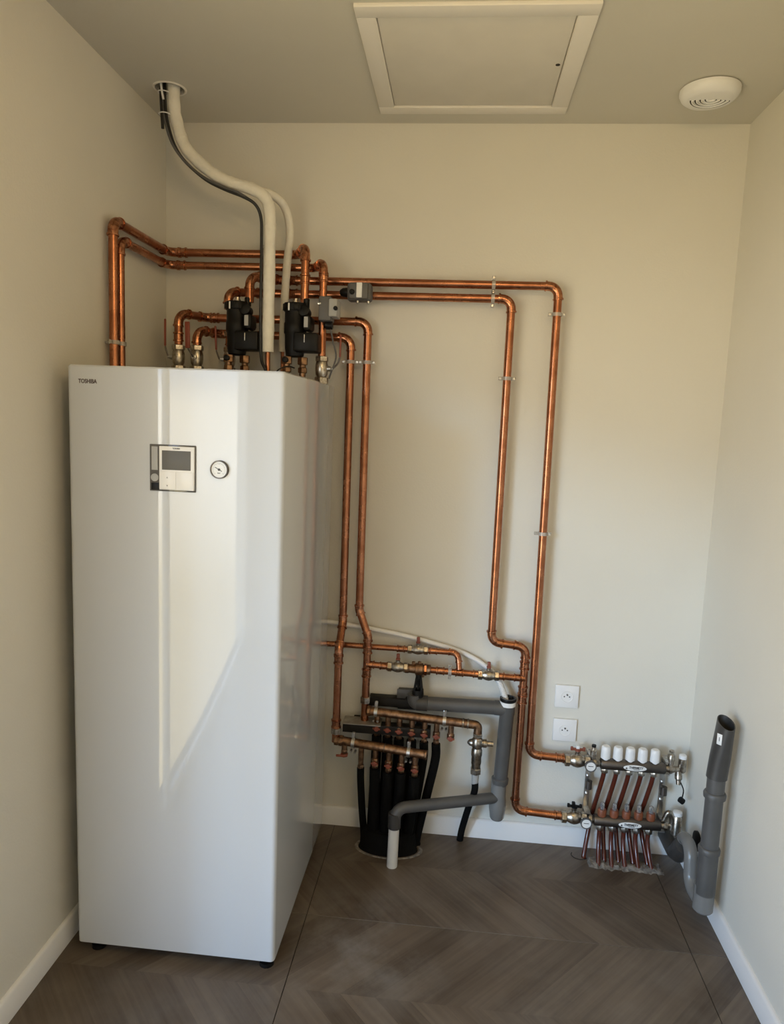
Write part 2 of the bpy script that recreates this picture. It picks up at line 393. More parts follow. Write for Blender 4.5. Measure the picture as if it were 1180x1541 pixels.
# remote-control recess
cp = MB().box((.143, CYF - .004, 1.376), (.268, CYF + .003, 1.500), .0015).build('control_panel', 'bezel', hp)
MB().box((.1715, CYF - .010, 1.381), (.2665, CYF - .003, 1.496), .0015).build('control_housing', 'white', cp)
MB().box((.1795, CYF - .0108, 1.434), (.2575, CYF - .0095, 1.485), .0004).build('display', 'screen', cp)
for x0, x1 in ((.1735, .2175), (.2185, .2645)):
    MB().box((x0, CYF - .0112, 1.383), (x1, CYF - .0095, 1.4295), .0006).build('button_pad', 'white', cp)
text('TOSHIBA', .006, (.2185, CYF - .0103, 1.4905), 'ink', cp, name='panel_lettering', sx=.85)
for z, s in ((1.412, '^'), (1.393, 'v')): text(s, .009, (.194, CYF - .0114, z), 'ink', cp, name='arrow_mark')
MB().box((.1485, CYF - .0048, 1.432), (.1655, CYF - .0035, 1.494), .0004).build('clear_flap', 'greyl', cp)
MB().lathe([(0, .0105), (.0012, .0105), (.002, .008)], (.157, CYF - .004, 1.412), (0, -1, 0), 18).build('knob', 'greyl', cp)
MB().box((.1475, CYF - .0052, 1.379), (.169, CYF - .0035, 1.398), .0004).build('lower_flap', 'black', cp)
# pressure gauge
gz, gx = 1.4405, .333
gg = MB().lathe([(0, .0242), (.009, .0242), (.0105, .0232), (.0105, .0216), (.0058, .0212), (.0058, 0)], (gx, CYF, gz), (0, -1, 0), 36).build('gauge_rim', 'bar', hp)
MB().lathe([(0, .0211), (.0005, .0211), (.0005, 0)], (gx, CYF - .0062, gz), (0, -1, 0), 32).build('gauge_dial', 'paper', gg)
nd = MB().obox((gx - .0015, CYF - .0074, gz + .001), (.021, .0012, .0022), (-.86, 0, .5), (0, -1, 0)).lathe([(0, .0032), (.0018, .0032)], (gx, CYF - .0066, gz), (0, -1, 0), 12)
nd.build('gauge_needle', 'ink', gg)
tk = MB()
for k in range(21):
    a = R(225 - 270 * k / 20); c_, s2 = math.cos(a), math.sin(a); L = .004 if k % 5 == 0 else .0025
    tk.obox((gx + c_ * (.0175 - L / 2), CYF - .0069, gz + s2 * (.0175 - L / 2)), (L, .0004, .0006), (c_, 0, s2), (0, -1, 0))
tk.build('gauge_scale', 'ink', gg)['kind'] = 'stuff'
text('bar', .006, (gx, CYF - .0068, gz - .009), 'ink', gg, name='gauge_lettering')

# ================================================================ COPPER PIPES
YP = -.05; RP = .0142
G1 = 'copper heating pipes along the back wall'
X, Y, Z = V((1, 0, 0)), V((0, 1, 0)), V((0, 0, 1))
copper_pipe('longest copper pipe: along the top and down to the upper manifold bar', [(.222, -.165, 1.965), (.222, -.165, 2.052), (.305, YP, 2.062), (1.268, YP, 2.062), (1.274, YP, .374), (1.405, -.06, .374)], RP, G1,
            couplings=[((.345, YP, 2.062), X), ((1.385, -.0585, .374), X)])
copper_pipe('copper pipe with a stepped bend above the sockets feeding the lower manifold bar', [(.148, -.165, 1.94), (.148, -.165, 1.998), (.240, YP, 2.016), (1.112, YP, 2.016), (1.110, YP, .795), (1.2365, YP, .785), (1.2345, YP, .150), (1.415, -.065, .150)], RP, G1,
            couplings=[((.345, YP, 2.016), X), ((1.236, YP, .715), Z), ((1.2355, YP, .62), Z), ((1.2355, YP, .585), Z), ((1.395, -.062, .150), X)])
copper_pipe('copper pipe from left lever valve, outer of two drops beside the cabinet', [(-.034, -.15, 1.79), (-.034, -.15, 1.926), (.03, YP, 1.926), (.616, YP, 1.926), (.619, YP, .885), (.657, -.065, .79), (.655, -.065, .455)], RP, G1,
            couplings=[((.06, YP, 1.926), X), ((-.034, -.15, 1.845), Z), ((.657, -.065, .74), Z), ((.656, -.065, .65), Z)])
copper_pipe('copper pipe from middle lever valve, inner of two drops beside the cabinet', [(.032, -.15, 1.79), (.032, -.15, 1.870), (.08, YP, 1.870), (.557, YP, 1.870), (.559, YP, .835), (.559, -.125, .755), (.557, -.125, .40)], RP, G1,
            couplings=[((.559, -.125, .715), Z), ((.145, YP, 1.870), X), ((.557, -.125, .47), Z)])
copper_pipe('front copper riser at the left wall crossing high to the right black filter', [(-.112, -.462, .9), (-.112, -.462, 2.150), (-.112, YP, 2.150), (.362, YP, 2.150), (.412, -.165, 2.150), (.412, -.165, 1.965)], RP, G1,
            couplings=[((-.06, YP, 2.150), X), ((.412, -.165, 2.045), Z)])
copper_pipe('rear copper riser at the left wall running to the grey pipe-mounted actuator', [(-.112, -.418, .9), (-.112, -.418, 2.104), (-.112, -.06, 2.104), (.425, -.06, 2.104), (.473, -.155, 2.104), (.474, -.155, 1.775)], .0132, G1,
            couplings=[((-.06, -.06, 2.104), X), ((.473, -.155, 2.055), Z)])
p7 = copper_pipe('thin copper pipe leaving the cabinet low to an isolating valve', [(.30, -.04, .744), (.992, -.045, .744), (.999, -.06, .685)], .0105, G1, bend=.026, couplings=[((.78, -.044, .744), X), ((.90, -.044, .744), X)])
p8 = copper_pipe('copper cross link with filling unit between the two vertical pipes', [(.655, -.066, .683), (1.24, -.055, .667)], .0118, G1,
            couplings=[((.67, -.066, .683), X), ((.72, -.065, .681), X), ((.93, -.061, .6755), X), ((1.0, -.06, .6735), X), ((1.065, -.058, .672), X), ((1.15, -.057, .6695), X), ((1.215, -.055, .668), X)])

# ================================================================ VALVES
def inline_valve(label, c, ax, r, handle, hup, hm='red', cat='valve', group=None, name='ball_valve', L=.075, bodym='nickel'):
    """brass body along ax; handle: 'tee' butterfly or None"""
    c = V(c); ax = V(ax).normalized(); hup = V(hup).normalized(); h = L / 2
    root = thing(name, label, cat, c, group)
    MB().lathe([(-h * .75, r * 1.15), (-h * .5, r * 1.25), (-h * .3, r * 1.55), (0, r * 1.75), (h * .3, r * 1.55), (h * .5, r * 1.25), (h * .75, r * 1.15)], c, ax, 18).build('body', bodym, root)
    for s in (-1, 1): nut(MB(), c + ax * s * h * .8, ax, r * 1.55, h * .45).build('union_nut', bodym, root)
    MB().lathe([(0, r * .7), (r * 2.1, r * .7), (r * 2.2, r * .45), (r * 2.7, r * .45)], c, hup, 12).build('stem', bodym, root)
    if handle == 'tee':
        k = c + hup * r * 2.6
        mb = MB().lathe([(-.002, r * .75), (.006, r * .75), (.008, r * .5)], k, hup, 12)
        for s in (-1, 1):
            mb.obox(k + ax * s * .012 + hup * .004, (.016, .007, .010), ax, hup, .0025)
            mb.obox(k + ax * s * .022 + hup * .006, (.010, .009, .015), ax, hup, .003)
        mb.build('handle', hm, root)
    elif handle == 'tab':
        k = c + hup * r * 2.5
        MB().obox(k + hup * .010, (.012, .010, .024), ax, hup, .003).obox(k + hup * .001, (.016, .014, .006), ax, hup, .002).build('handle', hm, root)
    return root
def riser_valve(label, c, r, side, hpts, wide, group, full=True):
    """ball valve on a vertical drop with a long lever"""
    c = V(c); root = thing('lever_valve', label, 'valve', c - V((0, 0, .07)), group)
    MB().lathe([(-.028, r * 1.15), (-.02, r * 1.4), (-.008, r * 1.55), (.008, r * 1.55), (.02, r * 1.4), (.028, r * 1.15)], c, Z, 18).build('body', 'nickel', root)
    nut(MB(), c + Z * .033, Z, r * 1.6, .018).build('union_nut', 'nickel', root)
    nut(MB(), c - Z * .040, Z, r * 1.7, .024).build('union_nut', 'nickel', root)
    MB().tube([c - Z * .076, c - Z * .05], r, 14).build('tail_pipe', 'copper', root)
    sd = V(side).normalized(); MB().lathe([(0, r * .6), (r * 2.2, r * .6), (r * 2.3, r * .35), (r * 2.7, r * .35)], c, sd, 12).build('stem', 'steel', root)
    a = c + sd * r * 2.6; pts = [a] + [V(p) for p in hpts]
    MB().tube(spline(pts[:3], 5), .0032, 8).build('lever_arm', 'bar', root)
    p2, p3 = pts[2], pts[3]; d = (p3 - p2)
    MB().obox((p2 + p3) / 2, (d.length, wide, .007), d, (0, -1, 0) if wide > .01 else (1, 0, .01), .0028).build('lever_grip', 'red', root)
    return root
GL = 'lever valves on top of the cabinet'
riser_valve('brass valve at far left of the cabinet top, thin red lever upright', (-.034, -.15, 1.776), RP, (-1, 0, 0), [(-.075, -.152, 1.79), (-.080, -.155, 1.812), (-.080, -.155, 1.905)], .008, GL)
riser_valve('brass valve with broad red lever seen face-on, second from left on the cabinet', (.032, -.15, 1.776), RP, (0, -1, 0), [(.030, -.195, 1.785), (.018, -.198, 1.803), (.016, -.198, 1.892)], .017, GL)
riser_valve('brass valve with thin red lever tight against the left black filter', (.140, -.125, 1.776), RP * .9, (-1, 0, 0), [(.104, -.128, 1.778), (.096, -.135, 1.805), (.093, -.137, 1.888)], .008, GL)
dp = thing('copper_pipe', 'short copper stub between upper pipe and valve behind the left black filter', 'copper pipe', (.140, -.125, 1.815), G1)
S2, A2 = fillet([(.140, -.125, 1.812), (.140, -.125, 1.868), (.140, -.055, 1.868)], .03)
for a, b in S2: MB().tube([a, b], .0125, 14).build('pipe_run', 'copper', dp)
MB().tube([A2[0][0]] + A2[0] + [A2[0][-1]], .0142, 14).build('elbow', 'copperfit', dp)
coupling(V((.140, -.125, 1.838)), Z, .0125, dp)
nut(MB(), V((.140, -.125, 1.862)), Z, .019, .02).build('union_nut', 'nickel', dp)
riser_valve('brass valve with drooping red lever below the grey actuator at right rear', (.4745, -.155, 1.752), RP, (1, 0, 0), [(.528, -.150, 1.770), (.536, -.150, 1.792), (.537, -.150, 1.868)], .008, GL)

GV = 'small valves on the cross link pipes'
inline_valve('nickel valve with red tab on the thin upper cross pipe', (.843, -.044, .745), X, .0108, 'tab', Z, 'redb', group=GV)
inline_valve('nickel valve with red tab at the left of the cross link', (.772, -.064, .680), X, .0118, 'tab', Z, 'redb', group=GV)
inline_valve('nickel valve with upright red tab at the right of the cross link', (1.107, -.0575, .6705), X, .0118, 'tab', Z, 'redb', group=GV)
# filling unit / disconnector with black tundish
fu = thing('disconnector', 'copper coloured backflow preventer with black slotted tundish below', 'backflow preventer', (.85, -.063, .57))
MB().lathe([(-.045, .014), (-.045, .018), (-.032, .018), (-.03, .016), (-.008, .0175), (-.006, .023), (.02, .023), (.022, .0175), (.035, .0175), (.037, .019), (.048, .019), (.05, .013)], (.845, -.063, .6775), X, 18).build('body', 'brass', fu)
nut(MB(), V((.875, -.0625, .677)), X, .022, .012).build('union_nut', 'copperfit', fu)
for dx, dz in ((.83, .020), (.852, .022), (.865, -.022)): nut(MB(), V((dx, -.063, .6775 + dz)), Z, .0075, .014).build('test_plug', 'brass', fu)
MB().lathe([(0, .012), (-.02, .011), (-.022, .008)], (.851, -.063, .66), n=14).build('outlet', 'black', fu)
td = MB()
for k in range(4):
    a = R(45 + 90 * k); ca, sa = math.cos(a), math.sin(a)
    td.tube([(.851 + .010 * ca, -.063 + .010 * sa, .645), (.851 + .019 * ca, -.063 + .019 * sa, .595)], .0045, 8)
td.lathe([(0, .0205), (-.022, .0225), (-.026, .0225), (-.026, .015), (0, .015)], (.851, -.063, .600), n=20)
td.build('tundish', 'black', fu)
MB().tube([(.851, -.063, .65), (.851, -.063, .60)], .006, 10).build('nozzle', 'black', fu)

# ================================================================ PIPE CLIPS
GC = 'clear plastic pipe clips'
def clip(label, c, pax, wall, r, wd):
    """ring round the pipe, stem back to the wall"""
    c = V(c); pax = V(pax).normalized(); w = V(wall).normalized(); side = pax.cross(w)
    root = thing('pipe_clip', label, 'pipe clip', c, GC)
    MB().lathe([(-.006, r + .0005), (-.006, r + .0035), (.006, r + .0035), (.006, r + .0005)], c, pax, 18).build('ring', 'clip', root)
    for s in (-1, 1):
        MB().obox(c + side * s * (r + .009), (.014, .012, .008), side, w, .0015).build('ear', 'clip', root)
        MB().lathe([(-.007, .0035), (.006, .0035), (.007, .002)], c + side * s * (r + .010), w, 10).build('screw', 'steel', root)
    MB().tube([c + w * (r + .003), c + w * (wd - .001)], .004, 8).build('stem', 'steel', root)
clip('clear clip at the top of the longest copper pipe drop', (1.268, YP, 1.968), Z, Y, RP, .05)
clip('clear clip halfway down the longest copper pipe', (1.2695, YP, 1.206), Z, Y, RP, .05)
clip('clear clip on the stepped copper pipe below the high bend', (1.1115, YP, 1.746), Z, Y, RP, .05)
clip('clear clip on the high horizontal pipe, upper of two', (1.047, YP, 2.062), X, Y, RP, .05)
clip('clear clip on the high horizontal pipe, lower of two', (1.047, YP, 2.016), X, Y, RP, .05)
clip('clear clip on the outer drop beside the cabinet', (.617, YP, 1.786), Z, Y, RP, .05)
clip('clear clip on the inner drop beside the cabinet', (.5572, YP, 1.786), Z, Y, RP, .05)
clip('clip on the front riser at the left wall', (-.112, -.462, 1.79), Z, -X, RP, .029)
clip('clip on the rear riser at the left wall', (-.112, -.418, 1.79), Z, -X, .0132, .029)
clip('clip behind the insulated tube on the upper left pipe', (.235, YP, 2.150), X, Y, RP, .05)
clip('clip behind the insulated tube on the second left pipe', (.235, -.06, 2.104), X, Y, .0132, .06)
clip('steel clip holding the cross link to the wall', (.965, -.060, .6745), X, Y, .0118, .06)

# ================================================================ BLACK FILTERS
GF = 'black magnetic filters on the cabinet'
def filt(label, x, y, flip):
    z = 1.786
    root = thing('magnetic_filter', label, 'filter', (x, y, 1.70), GF)
    MB().lathe([(0, .020), (.004, .030), (.03, .034), (.075, .035), (.08, .038), (.112, .038), (.115, .036), (.150, .036)], (x, y, z), n=28).build('canister', 'black', root)
    mb = MB().lathe([(0, .038), (.004, .041), (.024, .041), (.028, .038), (.030, .020)], (x, y, z + .150), n=28)
    for k in range(12):
        a = 2 * math.pi * k / 12; mb.obox((x + .041 * math.cos(a), y + .041 * math.sin(a), z + .164), (.006, .008, .02), (math.cos(a), math.sin(a), 0), Z, .001)
    mb.build('screw_cap', 'black', root)
    MB().lathe([(0, .012), (.008, .012), (.010, .008), (.016, .008)], (x, y, z + .178), n=12).build('bleed_plug', 'nickel', root)
    MB().box((x + .005, y - .055, z + .015), (x + .088, y + .02, z + .078), .008).build('valve_block', 'black', root)
    MB().lathe([(-.02, .019), (.02, .019), (.022, .015)], (x + .034, y - .012, z + .150), (0, -1, .15), 20).build('magnet_housing', 'black', root)
    MB().box((x + .036, y - .052, z + .084), (x + .064, y + .02, z + .135), .012).build('side_body', 'black', root)
    lb = MB().box((x + .041, y - .0535, z + .095), (x + .054, y - .0515, z + .129)).build('label_sticker', 'greyl', root)
    MB().obox((x - .014, y - .0405, z + .162), (.005, .003, .024), X, Z, .001).build('arrow_sticker', 'paper', root)
    MB().obox((x + .044, y - .057, z + .058), (.003, .003, .026), X, Z, .001).build('retaining_pin', 'steel', root)
    MB().lathe([(0, .011), (.028, .011), (.03, .008)], (x + .036, y, z + .165), n=14).build('inlet_cap', 'black', root)
    for dx, dy in ((-.022, -.02), (.028, 0)):
        mb = MB(); nut(mb, V((x + dx, y + dy, z - .012)), Z, .018, .026); nut(mb, V((x + dx, y + dy, z - .043)), Z, .016, .018); mb.tube([(x + dx, y + dy, z - .095), (x + dx, y + dy, z)], .011, 14)
        mb.build('bottom_union', 'brass', root)
    MB().lathe([(0, .010), (.012, .010), (.014, .007)], (x - .022, y - .036, z - .012), (0, -1, 0), 14).build('drain_cap', 'black', root)
    MB().lathe([(0, .012), (.016, .012), (.018, .009)], (x + .006, y - .03, z - .072), (0, -1, 0), 14).build('lower_cap', 'black', root)
    return root
filt('left black magnetic filter under two copper elbows', .182, -.172, 0)
filt('right black magnetic filter in front of the grey actuator', .384, -.172, 1)

# ================================================================ GREY ACTUATORS
GA = 'grey zone valve actuators'
a1 = thing('valve_actuator', 'grey boxy actuator clamped on the vertical pipe beside the right filter', 'actuator', (.49, -.18, 1.905), GA)
MB().box((.470, -.215, 1.905), (.512, -.140, 1.985), .006).build('housing', 'grey', a1)
MB().box((.505, -.222, 1.918), (.534, -.150, 1.976), .005).build('cover', 'greyl', a1)
MB().lathe([(0, .007), (.010, .007), (.012, .005)], (.530, -.222, 1.944), (0, -1, 0), 14).build('knob', 'black', a1)
MB().lathe([(-.012, .014), (.012, .014)], (.500, -.175, 1.895), X, 14).build('cable_gland', 'black', a1)
MB().obox((.473, -.2165, 1.96), (.012, .003, .006), X, Z, .001).build('lock_tab', 'steel', a1)
MB().tube(spline([(.505, -.175, 1.885), (.515, -.17, 1.84), (.524, -.16, 1.79), (.50, -.15, 1.72)], 6), .003, 8).build('cable', 'grey', a1)
a2 = thing('valve_actuator', 'grey actuator with white plate on the high horizontal pipe', 'actuator', (.575, -.09, 1.985), GA)
MB().box((.548, -.118, 1.988), (.632, -.066, 2.048), .010).build('housing', 'grey', a2)
MB().box((.556, -.132, 1.992), (.622, -.112, 2.046), .006).build('front_cover', 'grey', a2)
MB().box((.583, -.135, 1.996), (.602, -.130, 2.045), .0015).build('white_plate', 'paper', a2)
MB().lathe([(0, .0085), (.008, .0085), (.010, .006)], (.568, -.131, 2.014), (0, -1, 0), 16).build('knob', 'black', a2)
MB().lathe([(0, .017), (-.020, .015), (-.03, .008)], (.550, -.092, 2.018), X, 16).build('cable_gland', 'black', a2)
MB().lathe([(-.03, .0185), (.03, .0185)], (.59, YP, 2.016), X, 8).build('valve_body', 'nickel', a2)
for x in (.585, .622): MB().lathe([(0, .005), (-.008, .005), (-.010, .003)], (x, -.11, 1.988), Z, 10).build('cover_screw', 'steel', a2)

# ================================================================ INSULATED LINES
it = thing('insulated_tube', 'thick cream insulated tube curving down from the ceiling hole', 'insulated pipe', (.302, -.215, 1.70), 'cream insulated refrigerant lines')
big = spline([(-.005, -.255, 2.76), (-.008, -.255, 2.63), (-.007, -.253, 2.555), (.002, -.25, 2.505), (.022, -.25, 2.447), (.053, -.25, 2.407), (.118, -.25, 2.356), (.178, -.247, 2.327), (.248, -.24, 2.311), (.287, -.23, 2.288), (.302, -.222, 2.245), (.303, -.217, 2.15), (.302, -.215, 1.95), (.302, -.215, 1.797)], 8)
MB().tube(big, [.0195 + .0008 * math.sin(i * .9) for i in range(len(big))], 18).build('sleeve', 'insul', it)
for i in (30, 56, 84, 100):
    p_, q_ = big[min(i, len(big) - 2)], big[min(i, len(big) - 2) + 1]
    MB().lathe([(-.004, .0188), (-.004, .0208), (.004, .0208), (.004, .0188)], p_, q_ - p_, 18).build('tape_joint', 'insul', it)
MB().tube([(.302, -.215, 1.80), (.302, -.215, 1.70)], .0085, 12).build('bare_copper', 'copper', it)
nut(MB(), V((.302, -.215, 1.715)), Z, .016, .024).build('flare_nut', 'brass', it)
st = thing('insulated_tube', 'thin cream insulated tube branching off behind the thick one', 'insulated pipe', (.326, -.112, 1.70), 'cream insulated refrigerant lines')
sm = spline([(.262, -.205, 2.315), (.296, -.18, 2.312), (.325, -.145, 2.293), (.341, -.122, 2.25), (.344, -.113, 2.19), (.336, -.112, 2.10), (.330, -.112, 1.98), (.326, -.112, 1.808)], 8)
MB().tube(sm, .0138, 16).build('sleeve', 'insul', st)
MB().tube([(.326, -.112, 1.81), (.326, -.112, 1.70)], .006, 12).build('bare_copper', 'copper', st)
cb = thing('cable_bundle', 'black electrical cable strapped under the thick insulated tube', 'cable', (.278, -.225, 1.70))
def off(i, dx, dy, dz): p_ = big[i]; return (p_.x + dx, p_.y + dy, p_.z + dz)
cpts = [(-.036, -.262, 2.74), (-.034, -.264, 2.60), (-.031, -.264, 2.54), (-.022, -.262, 2.49), (-.001, -.262, 2.432), (.034, -.262, 2.385), (.10, -.262, 2.332), (.165, -.26, 2.302), (.222, -.258, 2.282), (.260, -.248, 2.262), (.277, -.236, 2.225), (.279, -.230, 2.15), (.279, -.228, 1.90), (.282, -.225, 1.78), (.30, -.24, 1.74), (.315, -.245, 1.70)]
MB().tube(spline(cpts, 6), .0052, 10).build('power_cable', 'rubber', cb)
MB().tube(spline([V(p) + V((-.008, -.006, .008 if i < 9 else 0)) if i < 9 else V(p) + V((-.001, .006, 0)) for i, p in enumerate(cpts)], 6), .0038, 8).build('signal_cable', 'grey', cb)
MB().tube(spline([(-.045, -.268, 2.72), (-.044, -.27, 2.60), (-.040, -.272, 2.53), (-.037, -.272, 2.482)], 5), .005, 10).build('spare_tail', 'rubber', cb)
MB().tube(spline([(-.040, -.284, 2.72), (-.038, -.286, 2.62), (-.030, -.284, 2.565)], 5), .0035, 8).build('white_tail', 'white', cb)
for z, xx in ((2.592, -.036), (2.527, -.033)):
    mb = MB(); mb.tube([(xx + .018 * math.cos(a * math.pi / 8), -.267 + .017 * math.sin(a * math.pi / 8), z) for a in range(17)], .0018, 6); mb.build('cable_tie', 'white', cb)
hs = MB().lathe([(.010, .0458), (-.0025, .0458), (-.003, .050), (-.0008, .053), (.010, .053)], (HX, HY, HC), n=40, cap=False).build('ceiling_hole_collar', 'hatchf')
tag(hs, 'thin plaster lip round the hole where tubes enter the ceiling', 'collar')
blk = MB().tube(spline([(.34, -.30, 1.702), (.352, -.27, 1.735), (.372, -.22, 1.752), (.392, -.205, 1.748)], 6), .0022, 8).build('sensor_lead', 'rubber')
tag(blk, 'thin black sensor wire looping to the bottom of the right filter', 'wire')

# ================================================================ CEILING HATCH AND VENT
ht = thing('ceiling_hatch', 'square white access hatch set in the ceiling', 'hatch', (.943, -.405, HC))
x0, x1, y0, y1 = .640, 1.247, -.716, -.096; w_ = .051
for lo, hi in (((x0, y0), (x1, y0 + w_)), ((x0, y1 - w_), (x1, y1)), ((x0, y0 + w_), (x0 + w_, y1 - w_)), ((x1 - w_, y0 + w_), (x1, y1 - w_))):
    MB().box((*lo, HC - .010), (*hi, HC + .002), .003).build('frame_board', 'hatchf', ht)
MB().box((x0 + w_ + .0015, y0 + w_ + .0015, HC - .004), (x1 - w_ - .003, y1 - w_ - .003, HC + .004), .001).build('panel', 'hatch', ht)
MB().lathe([(0, .0065), (-.001, .0065), (-.001, .004)], (1.180, -.411, HC - .004), n=16).build('lock_hole', 'dark', ht)
vt = thing('ceiling_vent', 'round white extractor vent on the ceiling near the right corner', 'vent', (1.650, -.252, HC))
vc = (1.650, -.252, HC)
MB().lathe([(0, .078), (-.003, .086), (-.013, .086), (-.025, .080), (-.033, .070), (-.036, .060), (-.036, .0)], vc, n=48).build('cover', 'white', vt)
for k, rr in enumerate((.016, .030, .044, .057)):
    p_ = [(vc[0] + rr * math.cos(R(a)), vc[1] - .018 + rr * math.sin(R(a)), HC - .0362) for a in range(10, 171, 8)]
    MB().tube(p_, .0022, 6).build('slot', 'dark', vt)
    p_ = [(vc[0] + (rr - .0045) * math.cos(R(a)), vc[1] - .018 + (rr - .0045) * math.sin(R(a)), HC - .0365) for a in range(10, 171, 8)]
    MB().tube(p_, .0032, 8).build('louvre', 'white', vt)

# ================================================================ SOCKETS
for lab, cx_, cz_ in (('upper of two white wall sockets above the heating manifold', 1.4035, .592), ('lower of two white wall sockets above the heating manifold', 1.4045, .461)):
    so = thing('power_socket', lab, 'socket', (cx_, 0, cz_ - .043), 'white wall sockets')
    MB().box((cx_ - .043, -.011, cz_ - .043), (cx_ + .043, 0, cz_ + .043), .0025).build('plate', 'white', so)
    MB().lathe([(0, .0225), (.0018, .0225), (.0018, .0205), (.0006, .0195), (.0006, 0)], (cx_, -.0108, cz_), (0, -1, 0), 32).build('well', 'white', so)
    for dx, dz, rr in ((-.0095, 0, .0026), (.0095, 0, .0026), (0, .0085, .0024)):
        MB().lathe([(0, rr), (.006, rr), (.007, rr * .5)] if dz else [(0, rr), (.0004, rr), (.0005, 0)], (cx_ + dx, -.0113, cz_ + dz), (0, -1, 0), 12).build('earth_pin' if dz else 'pin_hole', 'ink', so)

# ================================================================ SANITARY MANIFOLDS
def lerp(a, b, t): return V(a) * (1 - t) + V(b) * t
def san_manifold(label, a, b, clamps, ends):
    root = thing('brass_manifold', label, 'manifold', (V(a) + V(b)) / 2, 'brass water manifolds')
    d = (V(b) - V(a)).normalized()
    MB().tube([a, b], .0162, 18).build('header_tube', 'brass', root)
    for t in clamps:
        c = lerp(a, b, t); k = MB()
        k.lathe([(-.006, .0163), (-.006, .0195), (.006, .0195), (.006, .0163)], c, d, 20)
        k.build('clamp_band', 'steel', root)
        MB().obox(c + Z * .030, (.013, .012, .022), d, Z, .003).lathe([(-.007, .006), (.007, .006)], c + Z * .034, (0, -1, 0), 12).build('clamp_lug', 'steel', root)
        for s in (-1, 1): MB().lathe([(-.010, .0045), (.008, .0045), (.010, .003)], c - Z * .031 + d * s * .008 + V((0, -.006, 0)), (0, -1, 0), 10).build('clamp_screw', 'steel', root)
    return root, d
FA, FB = V((.558, -.125, .407)), V((.893, -.158, .392))
RA, RB = V((.672, -.078, .508)), V((1.062, -.100, .495))
fm, fd = san_manifold('front brass water manifold with red-handled valves over black hoses', FA, FB, (.20, .815), 0)
rm_, rd = san_manifold('rear brass water manifold below the grey drain pipe', RA, RB, (.07, .725), 1)
for c in (.05, .10): nut(MB(), lerp(FA, FB, c - .04), fd, .0205, .014, 8).build('union_nut', 'brass', fm)
nut(MB(), lerp(FA, FB, .55), fd, .0178, .004, 18).build('joint_ring', 'nickel', fm)
nut(MB(), FB, fd, .018, .010, 18).build('end_cap', 'brass', fm)
nut(MB(), RA, rd, .0205, .014, 8).build('union_nut', 'brass', rm_)
for c in (.90, .945): nut(MB(), lerp(RA, RB, c), rd, .0185, .008, 18).build('joint_ring', 'nickel', rm_)
def outlet(root, p, drop, handle, lean=(0, 0, 0)):
    p = V(p); q = p + V((lean[0], lean[1], -drop))
    MB().tube([p - Z * .012, p - Z * .045, q], [.0105, .0105, .0088], 12).build('outlet_stub', 'brass', root)
    if handle:
        c = p - Z * .055 + V((0, -.004, 0))
        o = MB().lathe([(-.012, .011), (-.008, .0135), (.008, .0135), (.012, .011)], c, Z, 12).build('outlet_valve', 'brass', root)
        k = MB().lathe([(0, .006), (.018, .006), (.019, .009), (.026, .009), (.027, .005)], c, (0, -1, 0), 12)
        k.obox(c + V((0, -.022, 0)), (.028, .006, .007), fd, Z, .002)
        k.build('valve_handle', 'redb', o)
    nut(MB(), q + Z * .012, Z, .0125, .014).build('outlet_nut', 'brass', root)
    return q
def hose(label, pts, r=.0135):
    o = MB().tube(spline(pts, 6), r, 12).build('black_hose', 'foam'); return tag(o, label, 'hose', 'black hoses below the brass manifolds')
nut(MB(), FA + Z * .036, Z, .0195, .022).build('union_nut', 'nickel', fm)
nut(MB(), V((.6555, -.065, .545)), Z, .0195, .024).build('union_nut', 'nickel', rm_)
# front outlets
o_ = lerp(FA, FB, .10); outlet(fm, o_, .050, False); nut(MB(), o_ - Z * .052, Z, .015, .012).build('blank_cap', 'redb', fm)
MB().obox(o_ + V((-.012, -.012, -.052)), (.034, .007, .008), X, Z, .002).build('drain_handle', 'redb', fm)
names = ['leftmost', 'second', 'third', 'fourth', 'fifth']
fx = [.29, .45, .60, .74, .89]
ends_f = [(.672, -.10), (.715, -.128), (.752, -.140), (.795, -.142), (.835, -.130)]
for i, t in enumerate(fx):
    p_ = lerp(FA, FB, t); q_ = outlet(fm, p_, .098 if i == 0 else .094 - .006 * (i % 2), i > 0)
    ex, ey = ends_f[i]
    hose('black hose from the %s outlet of the front brass manifold' % names[i], [q_ + Z * .006, q_ - Z * .05 + V(((ex - q_.x) * .1, (ey - q_.y) * .1, 0)), (q_.x * .45 + ex * .55, q_.y * .45 + ey * .55, q_.z * .42), (ex, ey, .03), (ex, ey, -.002)], .0135 if i == 0 else .0195)
rx = [.085, .19, .30, .42, .54, .655]
ends_r = [(.700, -.098), (.738, -.106), (.776, -.110), (.812, -.108), (.846, -.100), (.872, -.088)]
rn = ['first', 'second', 'third', 'fourth', 'fifth', 'sixth']
for i, t in enumerate(rx):
    p_ = lerp(RA, RB, t); q_ = outlet(rm_, p_, .098, True)
    ex, ey = ends_r[i]
    hose('black hose from the %s outlet from left of the rear brass manifold' % rn[i], [q_ + Z * .006, q_ - Z * .06, (q_.x * .55 + ex * .45, q_.y * .5 + ey * .5, q_.z * .5), (ex, ey, .03), (ex, ey, -.002)], .0165 if i > 3 else .0185)
p_ = lerp(RA, RB, .79); outlet(rm_, p_, .060, True)
cone = MB().lathe([(0, .112), (.004, .108), (.07, .098), (.075, .09)], (.768, -.128, 0), n=28, su=1, sv=.52, udir=X).build('floor_sleeve', 'foam'); tag(cone, 'wide black sleeve at the floor gathering the manifold hoses', 'sleeve')
